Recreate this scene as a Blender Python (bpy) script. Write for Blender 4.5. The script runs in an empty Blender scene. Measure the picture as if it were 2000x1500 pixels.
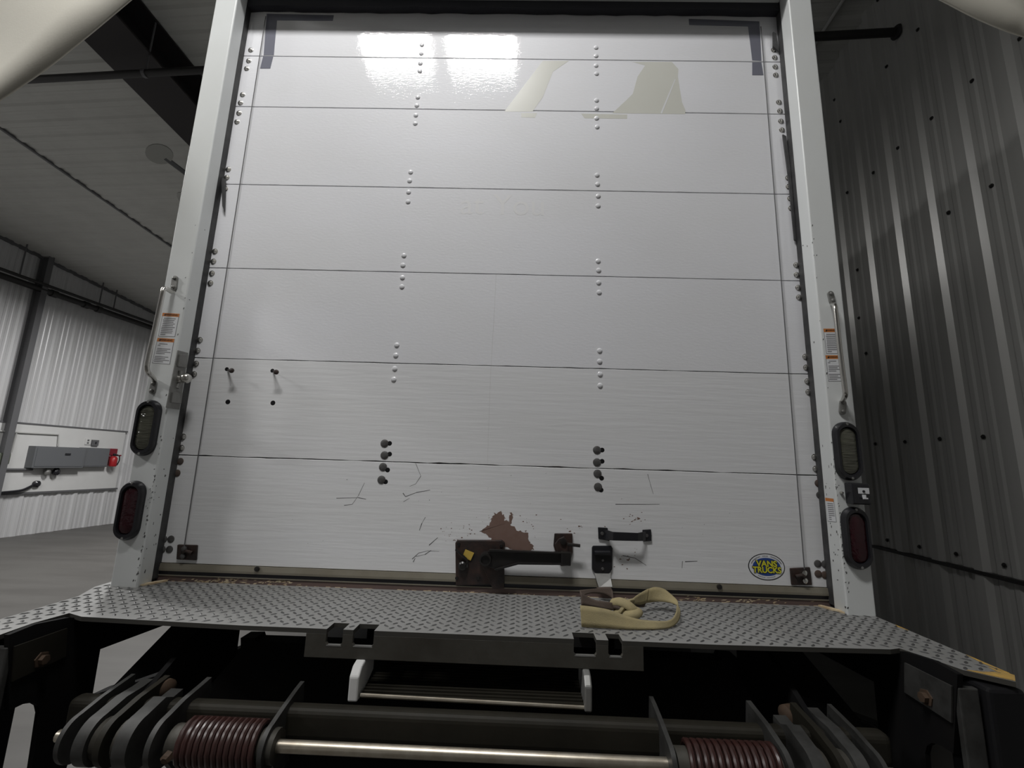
import bpy, bmesh, math, random
from mathutils import Vector, Matrix
random.seed(7)
S = bpy.context.scene
COL = S.collection
# ------------------------------------------------------------------ camera
F = 875.0
PI_, YA, RO = .18028, .02298, -.03197
CAM = Vector((.095, -1.594, 1.57))
ZO = 1.57                                   # camera height above the floor
RM = (Matrix.Rotation(YA, 3, 'Z') @ Matrix.Rotation(PI_, 3, 'X') @ Matrix.Rotation(RO, 3, 'Y'))
cd = bpy.data.cameras.new('camera'); cd.sensor_width = 36; cd.lens = 36 * F / 2000; cd.clip_start = .02
cam = bpy.data.objects.new('camera', cd); COL.objects.link(cam)
m4 = (RM @ Matrix.Rotation(math.pi / 2, 3, 'X')).to_4x4(); m4.translation = CAM
cam.matrix_world = m4
S.camera = cam
# ------------------------------------------------------------------ world, exposure, lamps
S.view_settings.view_transform = 'Standard'; S.view_settings.look = 'None'
S.view_settings.gamma = 1; S.view_settings.use_curve_mapping = False
S.view_settings.exposure = -1.3
wd = bpy.data.worlds.new('hall_air'); S.world = wd; wd.use_nodes = True
wd.node_tree.nodes['Background'].inputs[0].default_value = (.55, .58, .62, 1)
wd.node_tree.nodes['Background'].inputs[1].default_value = .05
LAMPS = [  # x, y, z, power of one tube field, lamps face straight down
    (-.67, -1.55, 4.97, 108), (-5.8, -2.0, 4.97, 190), (-5.6, 1.6, 4.9, 260), (-5.6, 6.2, 4.6, 260)]
def area(loc, sx, sy, power, spread=172, col=(1, .99, .975)):
    l = bpy.data.lights.new('lamp_light', 'AREA'); l.shape = 'RECTANGLE'; l.size = sx; l.size_y = sy
    l.energy = power; l.color = col; l.spread = math.radians(spread)
    o = bpy.data.objects.new('lamp_light', l); COL.objects.link(o); o.location = loc
    return o
# ------------------------------------------------------------------ pixel rays (2000 x 1500) to points on real planes
BXV = Vector((math.cos(math.radians(4.15)), -math.sin(math.radians(4.15)), 0))
BYV = Vector((math.sin(math.radians(4.15)), math.cos(math.radians(4.15)), 0))
C0 = Vector((CAM.x, CAM.y, 0))
def ray(x, y): return RM @ Vector(((x - 1000) / F, 1, -(y - 750) / F))
def onY(x, y, Y): d = ray(x, y); return CAM + d * ((Y - CAM.y) / d.y)
def onX(x, y, X): d = ray(x, y); return CAM + d * ((X - CAM.x) / d.x)
def onZ(x, y, Z): d = ray(x, y); return CAM + d * ((Z - CAM.z) / d.z)
def onB(x, y, D): d = ray(x, y); return CAM + d * (D / d.dot(BXV))
def ceil_z(by): return ZO + 4.36 - .092 * by
def onC(x, y, off=0):
    d = ray(x, y); return CAM + d * ((4.36 + off) / (d.z + .092 * d.dot(BYV)))
def W(bx, by, z): return C0 + BXV * bx + BYV * by + Vector((0, 0, z))
def bco(p): q = p - C0; return q.dot(BXV), q.dot(BYV), q.z
# ------------------------------------------------------------------ materials
MATS = {}
def mat(name, col, rough=.5, metal=0, var=0, vscale=8, vcol=None, bump=0, bscale=40, stretch=(1, 1, 1), bdist=.002, emit=None, coat=0, spec=.5, lo=.4, hi=.65):
    m = bpy.data.materials.new(name); m.use_nodes = True; nt = m.node_tree; b = nt.nodes['Principled BSDF']
    b.inputs['Base Color'].default_value = (*col, 1); b.inputs['Roughness'].default_value = rough
    b.inputs['Metallic'].default_value = metal; b.inputs['Specular IOR Level'].default_value = spec
    b.inputs['Coat Weight'].default_value = coat; b.inputs['Coat Roughness'].default_value = .03
    if emit:
        b.inputs['Emission Color'].default_value = (*emit[0], 1); b.inputs['Emission Strength'].default_value = emit[1]
    if var or bump:
        tc = nt.nodes.new('ShaderNodeTexCoord'); mp = nt.nodes.new('ShaderNodeMapping'); mp.inputs['Scale'].default_value = stretch
        nt.links.new(tc.outputs['Object'], mp.inputs[0])
    if var:
        n = nt.nodes.new('ShaderNodeTexNoise'); n.inputs['Scale'].default_value = vscale; n.inputs['Detail'].default_value = 7; n.inputs['Roughness'].default_value = .62
        nt.links.new(mp.outputs[0], n.inputs[0])
        r = nt.nodes.new('ShaderNodeMapRange'); r.inputs[1].default_value = lo; r.inputs[2].default_value = hi; r.inputs[3].default_value = 0; r.inputs[4].default_value = var
        nt.links.new(n.outputs[0], r.inputs[0])
        x = nt.nodes.new('ShaderNodeMix'); x.data_type = 'RGBA'
        x.inputs[6].default_value = (*col, 1); vc = vcol or tuple(c * .5 for c in col); x.inputs[7].default_value = (*vc, 1)
        nt.links.new(r.outputs[0], x.inputs[0]); nt.links.new(x.outputs[2], b.inputs['Base Color'])
    if bump:
        n2 = nt.nodes.new('ShaderNodeTexNoise'); n2.inputs['Scale'].default_value = bscale; n2.inputs['Detail'].default_value = 3
        nt.links.new(mp.outputs[0], n2.inputs[0])
        bp = nt.nodes.new('ShaderNodeBump'); bp.inputs['Strength'].default_value = bump; bp.inputs['Distance'].default_value = bdist
        nt.links.new(n2.outputs[0], bp.inputs['Height']); nt.links.new(bp.outputs[0], b.inputs['Normal'])
        if coat: nt.links.new(bp.outputs[0], b.inputs['Coat Normal'])
    MATS[name] = m; return m
paint = mat('white_door_paint', (.735, .74, .77), .5, spec=.25, coat=.8, var=.25, vscale=2.2, vcol=(.66, .66, .65), bump=.42, bscale=95, stretch=(.55, 1, 1.5), bdist=.0008)
paint_low = mat('white_worn_paint', (.715, .72, .735), .46, coat=.25, spec=.3, var=.35, vscale=2.5, vcol=(.64, .64, .625), bump=.4, bscale=42, stretch=(.12, 1, 1.6), bdist=.002)
frame_p = mat('white_frame_paint', (.68, .70, .70), .33, var=.25, vscale=4, vcol=(.60, .61, .585))
chip = mat('bare_grey_steel', (.09, .09, .09), .6)
faint = mat('faint_crack', (.5, .5, .5), .6)
wood = mat('bare_brown_plywood', (.155, .095, .075), .7, var=.5, vscale=30, vcol=(.19, .13, .11))
rust = mat('rusty_steel', (.014, .010, .0095), .5, var=.8, vscale=22, vcol=(.045, .022, .016), bump=.4, bscale=90)
black = mat('black_rubber', (.008, .008, .009), .6, spec=.2)
blackp = mat('black_plastic', (.014, .014, .017), .25)
blackm = mat('black_painted_steel', (.010, .0095, .0095), .33, var=.5, vscale=18, vcol=(.02, .015, .012))
under = mat('dark_undercarriage_steel', (.005, .005, .0055), .8, var=.4, vscale=10, vcol=(.009, .008, .007), spec=.12)  # black steel, base deepened to carry the shade beneath the truck
gap = mat('dark_track', (.03, .03, .032), .6, var=.6, vscale=12, vcol=(.09, .09, .09))
alu = mat('dirty_aluminium', (.27, .25, .20), .45, metal=.5, var=.5, vscale=7, vcol=(.19, .165, .12))
galv = mat('galvanised_steel', (.30, .30, .29), .5, metal=.7, var=.5, vscale=14, vcol=(.18, .175, .165))
galvd = mat('dirty_shade_dark_galvanised', (.062, .059, .05), .6, metal=.3, var=.8, vscale=7, vcol=(.036, .032, .025), bump=.25, bscale=60)  # grimy steel, base also darkened for the shade below the step
galvg = mat('weathered_shade_dark_galvanised', (.052, .052, .050), .55, metal=.3, var=.9, vscale=16, vcol=(.022, .0215, .02))  # weathered steel, toned darker because the shade on it is painted in
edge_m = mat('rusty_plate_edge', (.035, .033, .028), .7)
galvk = mat('greasy_shade_dark_steel', (.020, .018, .013), .6, metal=.1, var=.8, vscale=6, vcol=(.011, .010, .007), spec=.25, bump=.2, bscale=60)  # greasy steel, nearly black: missing shade is built into the colour
plate_m = mat('worn_grey_tread_steel', (.27, .27, .265), .5, metal=.3, var=.5, vscale=5, vcol=(.21, .21, .20))
lug_m = mat('dark_tread_lugs', (.085, .085, .085), .4, metal=.4)
chrome = mat('bright_steel', (.62, .61, .58), .25, metal=1, var=.3, vscale=20, vcol=(.4, .37, .33))
shaftm = mat('bare_steel_shaft', (.60, .55, .46), .35, metal=.9, var=.5, vscale=25, vcol=(.35, .29, .22))
springm = mat('brown_primed_spring', (.035, .014, .012), .36, var=.4, vscale=25, vcol=(.024, .011, .009))
rustb = mat('rusty_bolt', (.06, .035, .02), .75, var=.6, vscale=40, vcol=(.03, .02, .012))
sill_m = mat('worn_brown_sill', (.12, .08, .07), .55, var=.5, vscale=12, vcol=(.075, .05, .045), stretch=(.3, 1, 1))
yel = mat('chipped_yellow_wood', (.68, .58, .40), .7, var=.7, vscale=40, vcol=(.40, .25, .12))
yelp = mat('worn_yellow_paint', (.50, .31, .07), .6, var=.7, vscale=30, vcol=(.22, .16, .08))
tag_y = mat('yellow_tag', (.48, .33, .06), .6)
resid = mat('yellowed_adhesive', (.60, .60, .55), .3, var=.3, vscale=6, vcol=(.56, .56, .50))
tape = mat('grey_reflective_tape', (.21, .215, .26), .28, metal=.25)
lensc = mat('clear_ribbed_lens', (.065, .065, .05), .1, var=.6, vscale=60, vcol=(.12, .12, .09), bump=.8, bscale=140, stretch=(.15, 1, 1), bdist=.004)
lensr = mat('dark_red_lens', (.022, .002, .005), .1, bump=.6, bscale=70, bdist=.004, var=.5, vscale=40, vcol=(.04, .003, .007))
white_s = mat('white_sticker', (.70, .71, .73), .4)
orange = mat('orange_sticker_band', (.55, .19, .04), .45)
greyink = mat('grey_print', (.22, .22, .23), .6)
inkb = mat('black_print', (.012, .012, .014), .5)
blue = mat('blue_print', (.02, .06, .25), .4)
yellow = mat('yellow_print', (.62, .60, .04), .4)
ghost = mat('faded_lettering', (.715, .715, .72), .32)
web_y = mat('tan_webbing', (.33, .275, .145), .85, var=.6, vscale=18, vcol=(.22, .19, .11), bump=.7, bscale=420, bdist=.001)
web_b = mat('brown_dirty_webbing', (.085, .062, .048), .8, var=.5, vscale=14, vcol=(.05, .036, .03), bump=.5, bscale=300, bdist=.001)
canvas = mat('cream_canvas', (.60, .575, .50), .85, var=.25, vscale=3, vcol=(.52, .50, .44), bump=.1, bscale=200)
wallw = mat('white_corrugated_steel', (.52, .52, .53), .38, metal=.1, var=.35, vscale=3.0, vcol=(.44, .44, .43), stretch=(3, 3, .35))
wallg = mat('shade_grey_corrugated_steel', (.44, .438, .425), .35, metal=.2, var=.5, vscale=2.5, vcol=(.36, .357, .345), stretch=(3, 3, .3))  # same white liner as the left, greyed to put its shade in the colour
ceil_m = mat('grey_ceiling_panels', (.50, .50, .475), .5, var=.4, vscale=2.5, vcol=(.40, .40, .38))
boardm = mat('white_painted_board', (.55, .55, .545), .6, var=.3, vscale=4, vcol=(.48, .48, .475))
conc = mat('smooth_concrete', (.08, .077, .072), .5, spec=.3, var=.7, vscale=1.6, vcol=(.055, .052, .048), stretch=(.5, 2.2, 1))
iron = mat('dark_red_brown_iron', (.012, .009, .010), .6)
pipem = mat('black_pipe', (.015, .014, .014), .5)
greyst = mat('dark_grey_column_steel', (.10, .10, .105), .5)
panelg = mat('grey_enamel_box', (.115, .12, .128), .4)
cond = mat('painted_conduit', (.40, .40, .39), .5)
red = mat('red_enamel', (.32, .014, .018), .35)
redd = mat('dark_red_sign', (.17, .008, .018), .4)
seam_m = mat('black_gasket', (.016, .016, .022), .55)
lampm = mat('lamp_housing', (.5, .5, .5), .5)
lenm = mat('lit_lamp_lens', (.9, .9, .9), .4, emit=((1, .985, .96), 14))
fanm = mat('grey_fan_blade', (.34, .34, .32), .5)
greenm = mat('olive_grey_box', (.10, .11, .085), .5)
tyre = mat('tyre_rubber', (.012, .012, .012), .8)
# ------------------------------------------------------------------ mesh builder
class MB:
    def __init__(s): s.v = []; s.f = []; s.mi = []
    def add(s, vs, fs, mi=0):
        o = len(s.v); s.v += [Vector(v) for v in vs]
        for f in fs: s.f.append([o + i for i in f]); s.mi.append(mi)
    def box(s, a, b, mi=0, T=None):
        x0, y0, z0 = a; x1, y1, z1 = b
        vs = [(x0, y0, z0), (x1, y0, z0), (x1, y1, z0), (x0, y1, z0), (x0, y0, z1), (x1, y0, z1), (x1, y1, z1), (x0, y1, z1)]
        if T: vs = [T(*v) for v in vs]
        s.add(vs, [(0, 3, 2, 1), (4, 5, 6, 7), (0, 1, 5, 4), (1, 2, 6, 5), (2, 3, 7, 6), (3, 0, 4, 7)], mi); return s
    def prism(s, pts, ext, mi=0):
        pts = [Vector(p) for p in pts]; ext = Vector(ext); n = len(pts)
        fs = [tuple(range(n))[::-1], tuple(range(n, 2 * n))] + [(i, (i + 1) % n, n + (i + 1) % n, n + i) for i in range(n)]
        s.add(pts + [p + ext for p in pts], fs, mi); return s
    def tube(s, path, r, seg=10, mi=0, closed=False, sx=1):
        path = [Vector(p) for p in path]; n = len(path); rings = []; up = None
        for i, p in enumerate(path):
            a = path[(i - 1) % n] if (closed or i) else p; b = path[(i + 1) % n] if (closed or i < n - 1) else p
            t = (b - a).normalized()
            if up is None: up = t.orthogonal().normalized()
            up = (up - t * up.dot(t)).normalized(); w = t.cross(up)
            rr = r[i] if isinstance(r, (list, tuple)) else r
            rings.append([p + (up * math.cos(2 * math.pi * k / seg) + w * math.sin(2 * math.pi * k / seg) * sx) * rr for k in range(seg)])
        vs = [q for g in rings for q in g]; fs = []
        for i in range(n if closed else n - 1):
            j = (i + 1) % n
            for k in range(seg): fs.append((i * seg + k, i * seg + (k + 1) % seg, j * seg + (k + 1) % seg, j * seg + k))
        if not closed: fs += [tuple(range(seg))[::-1], tuple((n - 1) * seg + k for k in range(seg))]
        s.add(vs, fs, mi); return s
    def lathe(s, c, axis, prof, seg=20, mi=0, u=None, sx=1, sy=1):
        """prof: (radius, height) pairs along axis"""
        c = Vector(c); axis = Vector(axis).normalized(); u = Vector(u).normalized() if u else axis.orthogonal().normalized(); w = axis.cross(u)
        vs = []; fs = []; n = len(prof)
        for r, h in prof:
            for k in range(seg):
                a = 2 * math.pi * k / seg; vs.append(c + axis * h + (u * math.cos(a) * sx + w * math.sin(a) * sy) * max(r, 1e-5))
        for i in range(n - 1):
            for k in range(seg): fs.append((i * seg + k, i * seg + (k + 1) % seg, (i + 1) * seg + (k + 1) % seg, (i + 1) * seg + k))
        fs += [tuple(range(seg))[::-1], tuple((n - 1) * seg + k for k in range(seg))]
        s.add(vs, fs, mi); return s
    def loops(s, rings, mi=0, cap=True):
        n = len(rings[0]); vs = [q for r in rings for q in r]; fs = []
        for i in range(len(rings) - 1):
            for k in range(n): fs.append((i * n + k, i * n + (k + 1) % n, (i + 1) * n + (k + 1) % n, (i + 1) * n + k))
        if cap: fs += [tuple(range(n))[::-1], tuple((len(rings) - 1) * n + k for k in range(n))]
        s.add(vs, fs, mi); return s
def link(name, mb, mats, parent=None, bevel=0, smooth=False, seg=2, base=None):
    mats = mats if isinstance(mats, (list, tuple)) else [mats]
    me = bpy.data.meshes.new(name)
    if parent is not None:
        r = parent
        while r.parent: r = r.parent
        org = Vector(r['_o'])
    elif base is not None: org = Vector(base)
    else:
        xs = [v.x for v in mb.v]; ys = [v.y for v in mb.v]; org = Vector(((min(xs) + max(xs)) / 2, (min(ys) + max(ys)) / 2, min(v.z for v in mb.v)))
    me.from_pydata([v - org for v in mb.v], [], mb.f)
    for m in mats: me.materials.append(m)
    for p, i in zip(me.polygons, mb.mi): p.material_index = i
    bm = bmesh.new(); bm.from_mesh(me); bmesh.ops.recalc_face_normals(bm, faces=bm.faces); bm.to_mesh(me); bm.free()
    if smooth:
        me.polygons.foreach_set('use_smooth', [True] * len(me.polygons)); me.set_sharp_from_angle(angle=math.radians(38))
    o = bpy.data.objects.new(name, me); COL.objects.link(o)
    if parent is not None: o.parent = parent
    else: o.location = org; o['_o'] = list(org)
    if bevel:
        b = o.modifiers.new('bevel', 'BEVEL'); b.width = bevel; b.segments = seg; b.limit_method = 'ANGLE'; b.angle_limit = math.radians(40); b.harden_normals = False
    return o
def tag(o, label, cat, group=None):
    o['label'] = label; o['category'] = cat
    if group: o['group'] = group
    return o
def thing(name, loc, label, cat, group=None):
    o = bpy.data.objects.new(name, None); COL.objects.link(o); o.location = loc; o['_o'] = list(loc); o.empty_display_size = .1
    return tag(o, label, cat, group)
def struct(name, mb, m, **k):
    o = link(name, mb, m, **k); o['kind'] = 'structure'; return o
def cr(pts, n=8, closed=False):
    pts = [Vector(p) for p in pts]; N = len(pts); out = []
    for i in range(N if closed else N - 1):
        g = (lambda j: pts[j % N]) if closed else (lambda j: pts[min(max(j, 0), N - 1)])
        a, b, c, d = g(i - 1), g(i), g(i + 1), g(i + 2)
        for k in range(n):
            t = k / n; out.append(.5 * ((2 * b) + (c - a) * t + (2 * a - 5 * b + 4 * c - d) * t * t + (3 * b - a - 3 * c + d) * t ** 3))
    if not closed: out.append(pts[-1])
    return out
def text(name, body, size, m, parent, loc, rot, depth=.0004, bold=0, sx=1, align='CENTER', shear=0):
    cu = bpy.data.curves.new(name, 'FONT'); cu.body = body; cu.size = size; cu.extrude = depth; cu.offset = bold; cu.align_x = align; cu.align_y = 'CENTER'; cu.shear = shear
    cu.materials.append(m); tmp = bpy.data.objects.new(name, cu); COL.objects.link(tmp); dg = bpy.context.evaluated_depsgraph_get()
    me = bpy.data.meshes.new_from_object(tmp.evaluated_get(dg)); bpy.data.objects.remove(tmp); me.name = name; o = bpy.data.objects.new(name, me); COL.objects.link(o)
    r = parent
    while r.parent: r = r.parent
    o.parent = parent; o.location = Vector(loc) - Vector(r['_o']); o.rotation_euler = rot; o.scale = (sx, 1, 1); return o
FRONT = (math.pi / 2, 0, 0)
Z = lambda r: ZO + r
# ================================================================== the hall
LW, RW, BY0, BY1 = -9.9, 2.7, -7.5, 12.0
def rib_profile(L0, L1, per, major, minors=(.36, .64), h=.030, hm=.007):
    pts = []; p = L0
    while p < L1:
        for (q, w, t, hh) in [(0, .055, .03, h)] + [(m, .03, .015, hm) for m in minors]:
            c = p + q * per + per * .12
            pts += [(c - w, 0), (c - t, hh), (c + t, hh), (c + w, 0)]
        p += per
    return [(L0, 0)] + [q for q in pts if L0 < q[0] < L1] + [(L1, 0)]
mb = MB()
pr = rib_profile(BY0, BY1, .324, True)
base = [(RW - h, b) for b, h in pr] + [(RW + .12, BY1), (RW + .12, BY0)]
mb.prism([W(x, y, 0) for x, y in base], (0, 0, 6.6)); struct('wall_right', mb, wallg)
mb = MB(); base = [(LW + h * .8, b) for b, h in pr] + [(LW - .12, BY1), (LW - .12, BY0)]
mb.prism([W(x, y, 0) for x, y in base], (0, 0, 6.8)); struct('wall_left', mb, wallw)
mb = MB(); mb.box((LW - .12, BY1 - .0, 0), (RW + .12, BY1 + .12, 6.6), T=W); struct('wall_front', mb, wallw)
mb = MB(); mb.box((LW - .12, BY0 - .12, 0), (RW + .12, BY0, 6.8), T=W); struct('wall_rear', mb, wallw)
mb = MB(); mb.box((LW - .12, BY0 - .12, -.1), (RW + .12, BY1 + .12, 0), T=W); struct('floor', mb, conc)
mb = MB(); cp = rib_profile(BY0 - .1, BY1 + .1, .224, True, (.5,), .016, .004)
mb.prism([W(LW - .12, b, ceil_z(b) - h) for b, h in cp] + [W(LW - .12, BY1 + .1, ceil_z(BY1) + .15), W(LW - .12, BY0 - .1, ceil_z(BY0) + .15)], BXV * (RW - LW + .24))
struct('ceiling', mb, ceil_m)
# trim: plain board band on the left wall, its two edge strips, eave strip, joint strips
zb0, zb1 = Z(-.775), Z(.477)
mb = MB(); mb.box((LW + .002, BY0 + 2, zb0), (LW + .05, 9.55, zb1), T=W); struct('trim_1', mb, boardm)
mb = MB(); mb.box((LW + .0, BY0 + 2, zb1), (LW + .06, 9.6, zb1 + .03), T=W); struct('trim_2', mb, greyst)
mb = MB(); mb.box((LW + .0, BY0 + 2, zb0 - .035), (LW + .06, 9.6, zb0), T=W); struct('trim_3', mb, greyst)
mb = MB()
mb.prism([W(LW + .0, 2, ceil_z(2) - .06), W(LW + .0, BY1, ceil_z(BY1) - .06), W(LW + .0, BY1, ceil_z(BY1)), W(LW, 2, ceil_z(2))], BXV * .05); struct('trim_4', mb, greyst)
z0 = onB(1705, 1067, RW - .03).z
mb = MB(); mb.box((RW - .036, BY0 + 3, z0 - .012), (RW - .001, BY1, z0 + .012), T=W); struct('trim_5', mb, pipem)
mb = MB()
a, b = bco(onC(0, 250)), bco(onC(335, 480)); bxs = (a[0] + b[0]) / 2
mb.prism([W(bxs, 1, ceil_z(1) - .03), W(bxs, BY1, ceil_z(BY1) - .03), W(bxs, BY1, ceil_z(BY1)), W(bxs, 1, ceil_z(1))], BXV * .035); struct('trim_6', mb, greyst)
# wall screws on the right wall: one object per visible screw
scr = [(1710, 867), (1768, 863), (1836, 857), (1921, 853), (1733, 1055), (1796, 1068), (1868, 1082), (1962, 1104),
       (1584, 238), (1655, 376), (1706, 337), (1754, 289), (1820, 231), (1899, 158), (1937, 363), (1853, 415), (1715, 0), (1793, 58), (1675, 527), (1678, 621), (1692, 690), (1630, 195), (1732, 130), (1642, 237), (1993, 75)]
for i, (x, y) in enumerate(scr):
    p = onB(x, y, RW - .006); mb = MB(); mb.lathe(p, -BXV, [(.014, 0), (.014, .004), (.008, .005), (.008, .011)], 8)
    o = link('wall_screw', mb, pipem, base=p); tag(o, 'small dark screw head in the dark corrugated wall right of the truck', 'screw', 'screws in the right wall')
# rafter beam under the ceiling on the left (wide bottom flange, web)
lo = [bco(onC(150, 86, -.40)), bco(onC(373, 271, -.40))]; hi = [bco(onC(213, 35, -.40)), bco(onC(388, 196, -.40))]
xl, xr = (lo[0][0] + lo[1][0]) / 2, (hi[0][0] + hi[1][0]) / 2
def slab(x0, x1, z0, z1, y0=-2, y1=9.0):
    return [W(x0, y0, ceil_z(y0) + z0), W(x0, y1, ceil_z(y1) + z0), W(x0, y1, ceil_z(y1) + z1), W(x0, y0, ceil_z(y0) + z1)], BXV * (x1 - x0)
rf = thing('roof_beam', W((xl + xr) / 2, 3, ceil_z(3) - .4), 'dark steel roof beam running under the ceiling left of the truck', 'beam')
mb = MB(); mb.prism(*slab(xl, xr, -.40, -.38)); link('bottom_flange', mb, iron, rf)
mb = MB(); xm = (xl + xr) / 2; mb.prism(*slab(xm - .008, xm + .008, -.38, -.02)); link('web', mb, iron, rf)
mb = MB(); mb.prism(*slab(xl, xr, -.04, -.022)); link('top_flange', mb, iron, rf)
# sprinkler pipe across the hall
p2 = onB(1750, 63, RW - .05); b2 = bco(p2)
by_s, z_s = b2[1], p2.z
pipe = thing('sprinkler_pipe', W(-2, by_s, z_s), 'black sprinkler pipe crossing under the ceiling behind the truck', 'pipe')
mb = MB(); mb.tube([W(LW + .1, by_s, z_s), W(RW - .03, by_s, z_s)], .032, 12); link('pipe_run', mb, pipem, pipe, smooth=True)
mb = MB(); mb.lathe(W(RW - .045, by_s, z_s), -BXV, [(.055, 0), (.05, .012), (.034, .016)], 14); link('wall_flange', mb, pipem, pipe, smooth=True)
q = bco(onY(291, 108, onY(291, 108, 1).y)); 
dd = ray(291, 108); tt = by_s / dd.dot(BYV); hp = CAM + dd * tt; hb = bco(hp)
mb = MB(); mb.tube([W(hb[0], by_s, z_s + .03), W(hb[0], by_s, ceil_z(by_s) - .01)], .008, 8); link('hanger_rod', mb, greyst, pipe)
mb = MB(); mb.lathe(W(hb[0] - .015, by_s, z_s), BXV, [(.040, 0), (.040, .03)], 14); link('hanger_clamp', mb, greyst, pipe)
# conduit on the ceiling right of the truck
mb = MB(); a = onC(1650, -4, -.03); b = onC(1588, 92, -.03); d = (a - b); mb.tube([b - d * .8, b, a, a + d], .016, 8)
tag(link('ceiling_conduit', mb, cond, smooth=True), 'thin grey conduit along the ceiling right of the truck top', 'conduit')
# left wall pipes
D1, D2 = LW + .16, LW + .22
def wallrun(name, px1, px2, D, r, m, label, cat, ext=(2.2, 1.2)):
    a, b = onB(*px1, D), onB(*px2, D); z = (a.z + b.z) / 2; ya, yb = bco(a)[1], bco(b)[1]
    mb = MB(); mb.tube([W(D, ya - ext[0], z), W(D, yb + ext[1], z)], r, 10)
    return mb, z, ya, yb
mb, zp, ya, yb = wallrun('', (0, 536), (299, 642), D1, .055, pipem, '', '')
wp = thing('wall_pipe', W(D1, ya, zp), 'thick black pipe along the upper left wall, lower of two', 'pipe'); link('pipe_run', mb, pipem, wp, smooth=True)
for x, y in ((105, 572), (168, 594), (193, 602)):
    p = bco(onB(x, y, D1)); mb = MB(); mb.lathe(W(D1, p[1] - .05, zp), BYV, [(.07, 0), (.07, .1)], 12); link('coupling', mb, pipem, wp, smooth=True)
mb, zp2, ya, yb = wallrun('', (0, 523), (299, 633), D2, .028, pipem, '', '')
wp2 = thing('wall_pipe', W(D2, ya, zp2), 'thin black pipe hung on rods above the thick wall pipe', 'pipe'); link('pipe_run', mb, pipem, wp2, smooth=True)
for x, y in ((40, 532), (193, 597), (222, 601)):
    p = bco(onB(x, y, D2)); mb = MB(); mb.tube([W(D2, p[1], zp2), W(D2, p[1], ceil_z(p[1]) - .005)], .012, 8); link('hanger_rod', mb, greyst, wp2)
# steel column on the left wall
a = onB(90, 505, LW + .1); yc = bco(onB(48, 700, LW + .12))[1]
col = thing('steel_column', W(LW + .1, yc, 0), 'dark grey steel column against the left wall', 'column')
mb = MB(); mb.box((LW + .035, yc - .05, 0), (LW + .045, yc + .05, ceil_z(yc)), T=W); link('rear_flange', mb, greyst, col)
mb = MB(); mb.box((LW + .045, yc - .008, 0), (LW + .20, yc + .008, ceil_z(yc)), T=W); link('web', mb, greyst, col)
mb = MB(); mb.box((LW + .20, yc - .05, 0), (LW + .21, yc + .05, ceil_z(yc)), T=W); link('front_flange', mb, greyst, col)
# electrical panel, disconnect, outlets, extinguisher on the board
BD = LW + .05
def wbox(x0, y0, x1, y1, D):
    a, b = onB(x0, y0, D), onB(x1, y1, D); return bco(a)[1], bco(b)[1], a.z, b.z
def wallbox(name, px, depth, m, label, cat, bev=.006):
    u0, u1, zt, zb_ = wbox(*px, BD + depth); t = thing(name, W(BD, (u0 + u1) / 2, zb_), label, cat)
    mb = MB(); mb.box((BD, u0, zb_), (BD + depth, u1, zt), T=W); link('enclosure', mb, m, t, bevel=bev); return t, u0, u1, zb_, zt
t, u0, u1, zb_, zt = wallbox('breaker_panel', (71, 871, 162, 914), .16, panelg, 'large grey breaker panel on the left wall', 'electrical panel')
mb = MB(); mb.box((BD + .16, u0 + .03, zb_ + .03), (BD + .168, u1 - .03, zt - .03), T=W); link('door', mb, panelg, t, bevel=.004)
mb = MB(); um = u0 + (u1 - u0) * .62; zm = zb_ + (zt - zb_) * .66; mb.box((BD + .168, um - .05, zm - .02), (BD + .178, um + .05, zm + .02), T=W); link('latch', mb, blackp, t)
for f, w_ in ((.38, .05), (.55, .06)):
    uu = u0 + (u1 - u0) * f; mb = MB(); mb.lathe(W(BD + .07, uu, zb_ - .14), (0, 0, 1), [(w_ * .6, 0), (w_, .03), (w_, .08), (.03, .14)], 12); link('conduit_fitting', mb, blackp if f > .5 else galv, t, smooth=True)
t, u0, u1, zb_, zt = wallbox('disconnect_box', (164, 874, 209, 912), .11, panelg, 'smaller grey box between breaker panel and red extinguisher', 'electrical box')
mb = MB(); mb.box((BD + .11, u0 + .02, zb_ + .02), (BD + .117, u1 - .02, zt - .02), T=W); link('door', mb, panelg, t, bevel=.004)
t, *_ = wallbox('outlet_plate', (168, 856, 177, 869), .015, boardm, 'white outlet plate on the wall above the grey boxes', 'outlet', .003)
u0, u1, zt, zb_ = wbox(168, 856, 177, 869, BD + .02)
for f in (.3, .7):
    mb = MB(); zz = zb_ + (zt - zb_) * f; uu = (u0 + u1) / 2; mb.box((BD + .015, uu - .018, zz - .016), (BD + .02, uu + .018, zz + .016), T=W); link('socket', mb, greyst, t)
t, u0, u1, zb_, zt = wallbox('switch_box', (182, 859, 192, 871), .04, greyst, 'small dark grey switch box above the grey boxes', 'switch box', .003)
mb = MB(); uu = (u0 + u1) / 2; zz = (zt + zb_) / 2; mb.box((BD + .04, uu - .012, zz - .02), (BD + .05, uu + .012, zz + .02), T=W); link('toggle', mb, blackp, t)
t, u0, u1, zb_, zt = wallbox('meter_box', (-40, 883, 19, 908), .12, greenm, 'olive grey rounded box at the left picture edge', 'electrical box', .03)
mb = MB(); mb.box((BD + .12, u0 + .03, zb_ + .03), (BD + .127, u1 - .03, zt - .03), T=W); link('cover', mb, greenm, t, bevel=.01)
ex = thing('fire_extinguisher', W(BD + .12, bco(onB(228, 905, BD + .12))[1], Z(-.30)), 'red fire extinguisher on the left wall beside the truck', 'fire extinguisher')
pe = onB(224, 895, BD + .14); ue = bco(pe)[1]; ze0, ze1 = onB(224, 911, BD + .14).z, onB(224, 891, BD + .14).z
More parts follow.
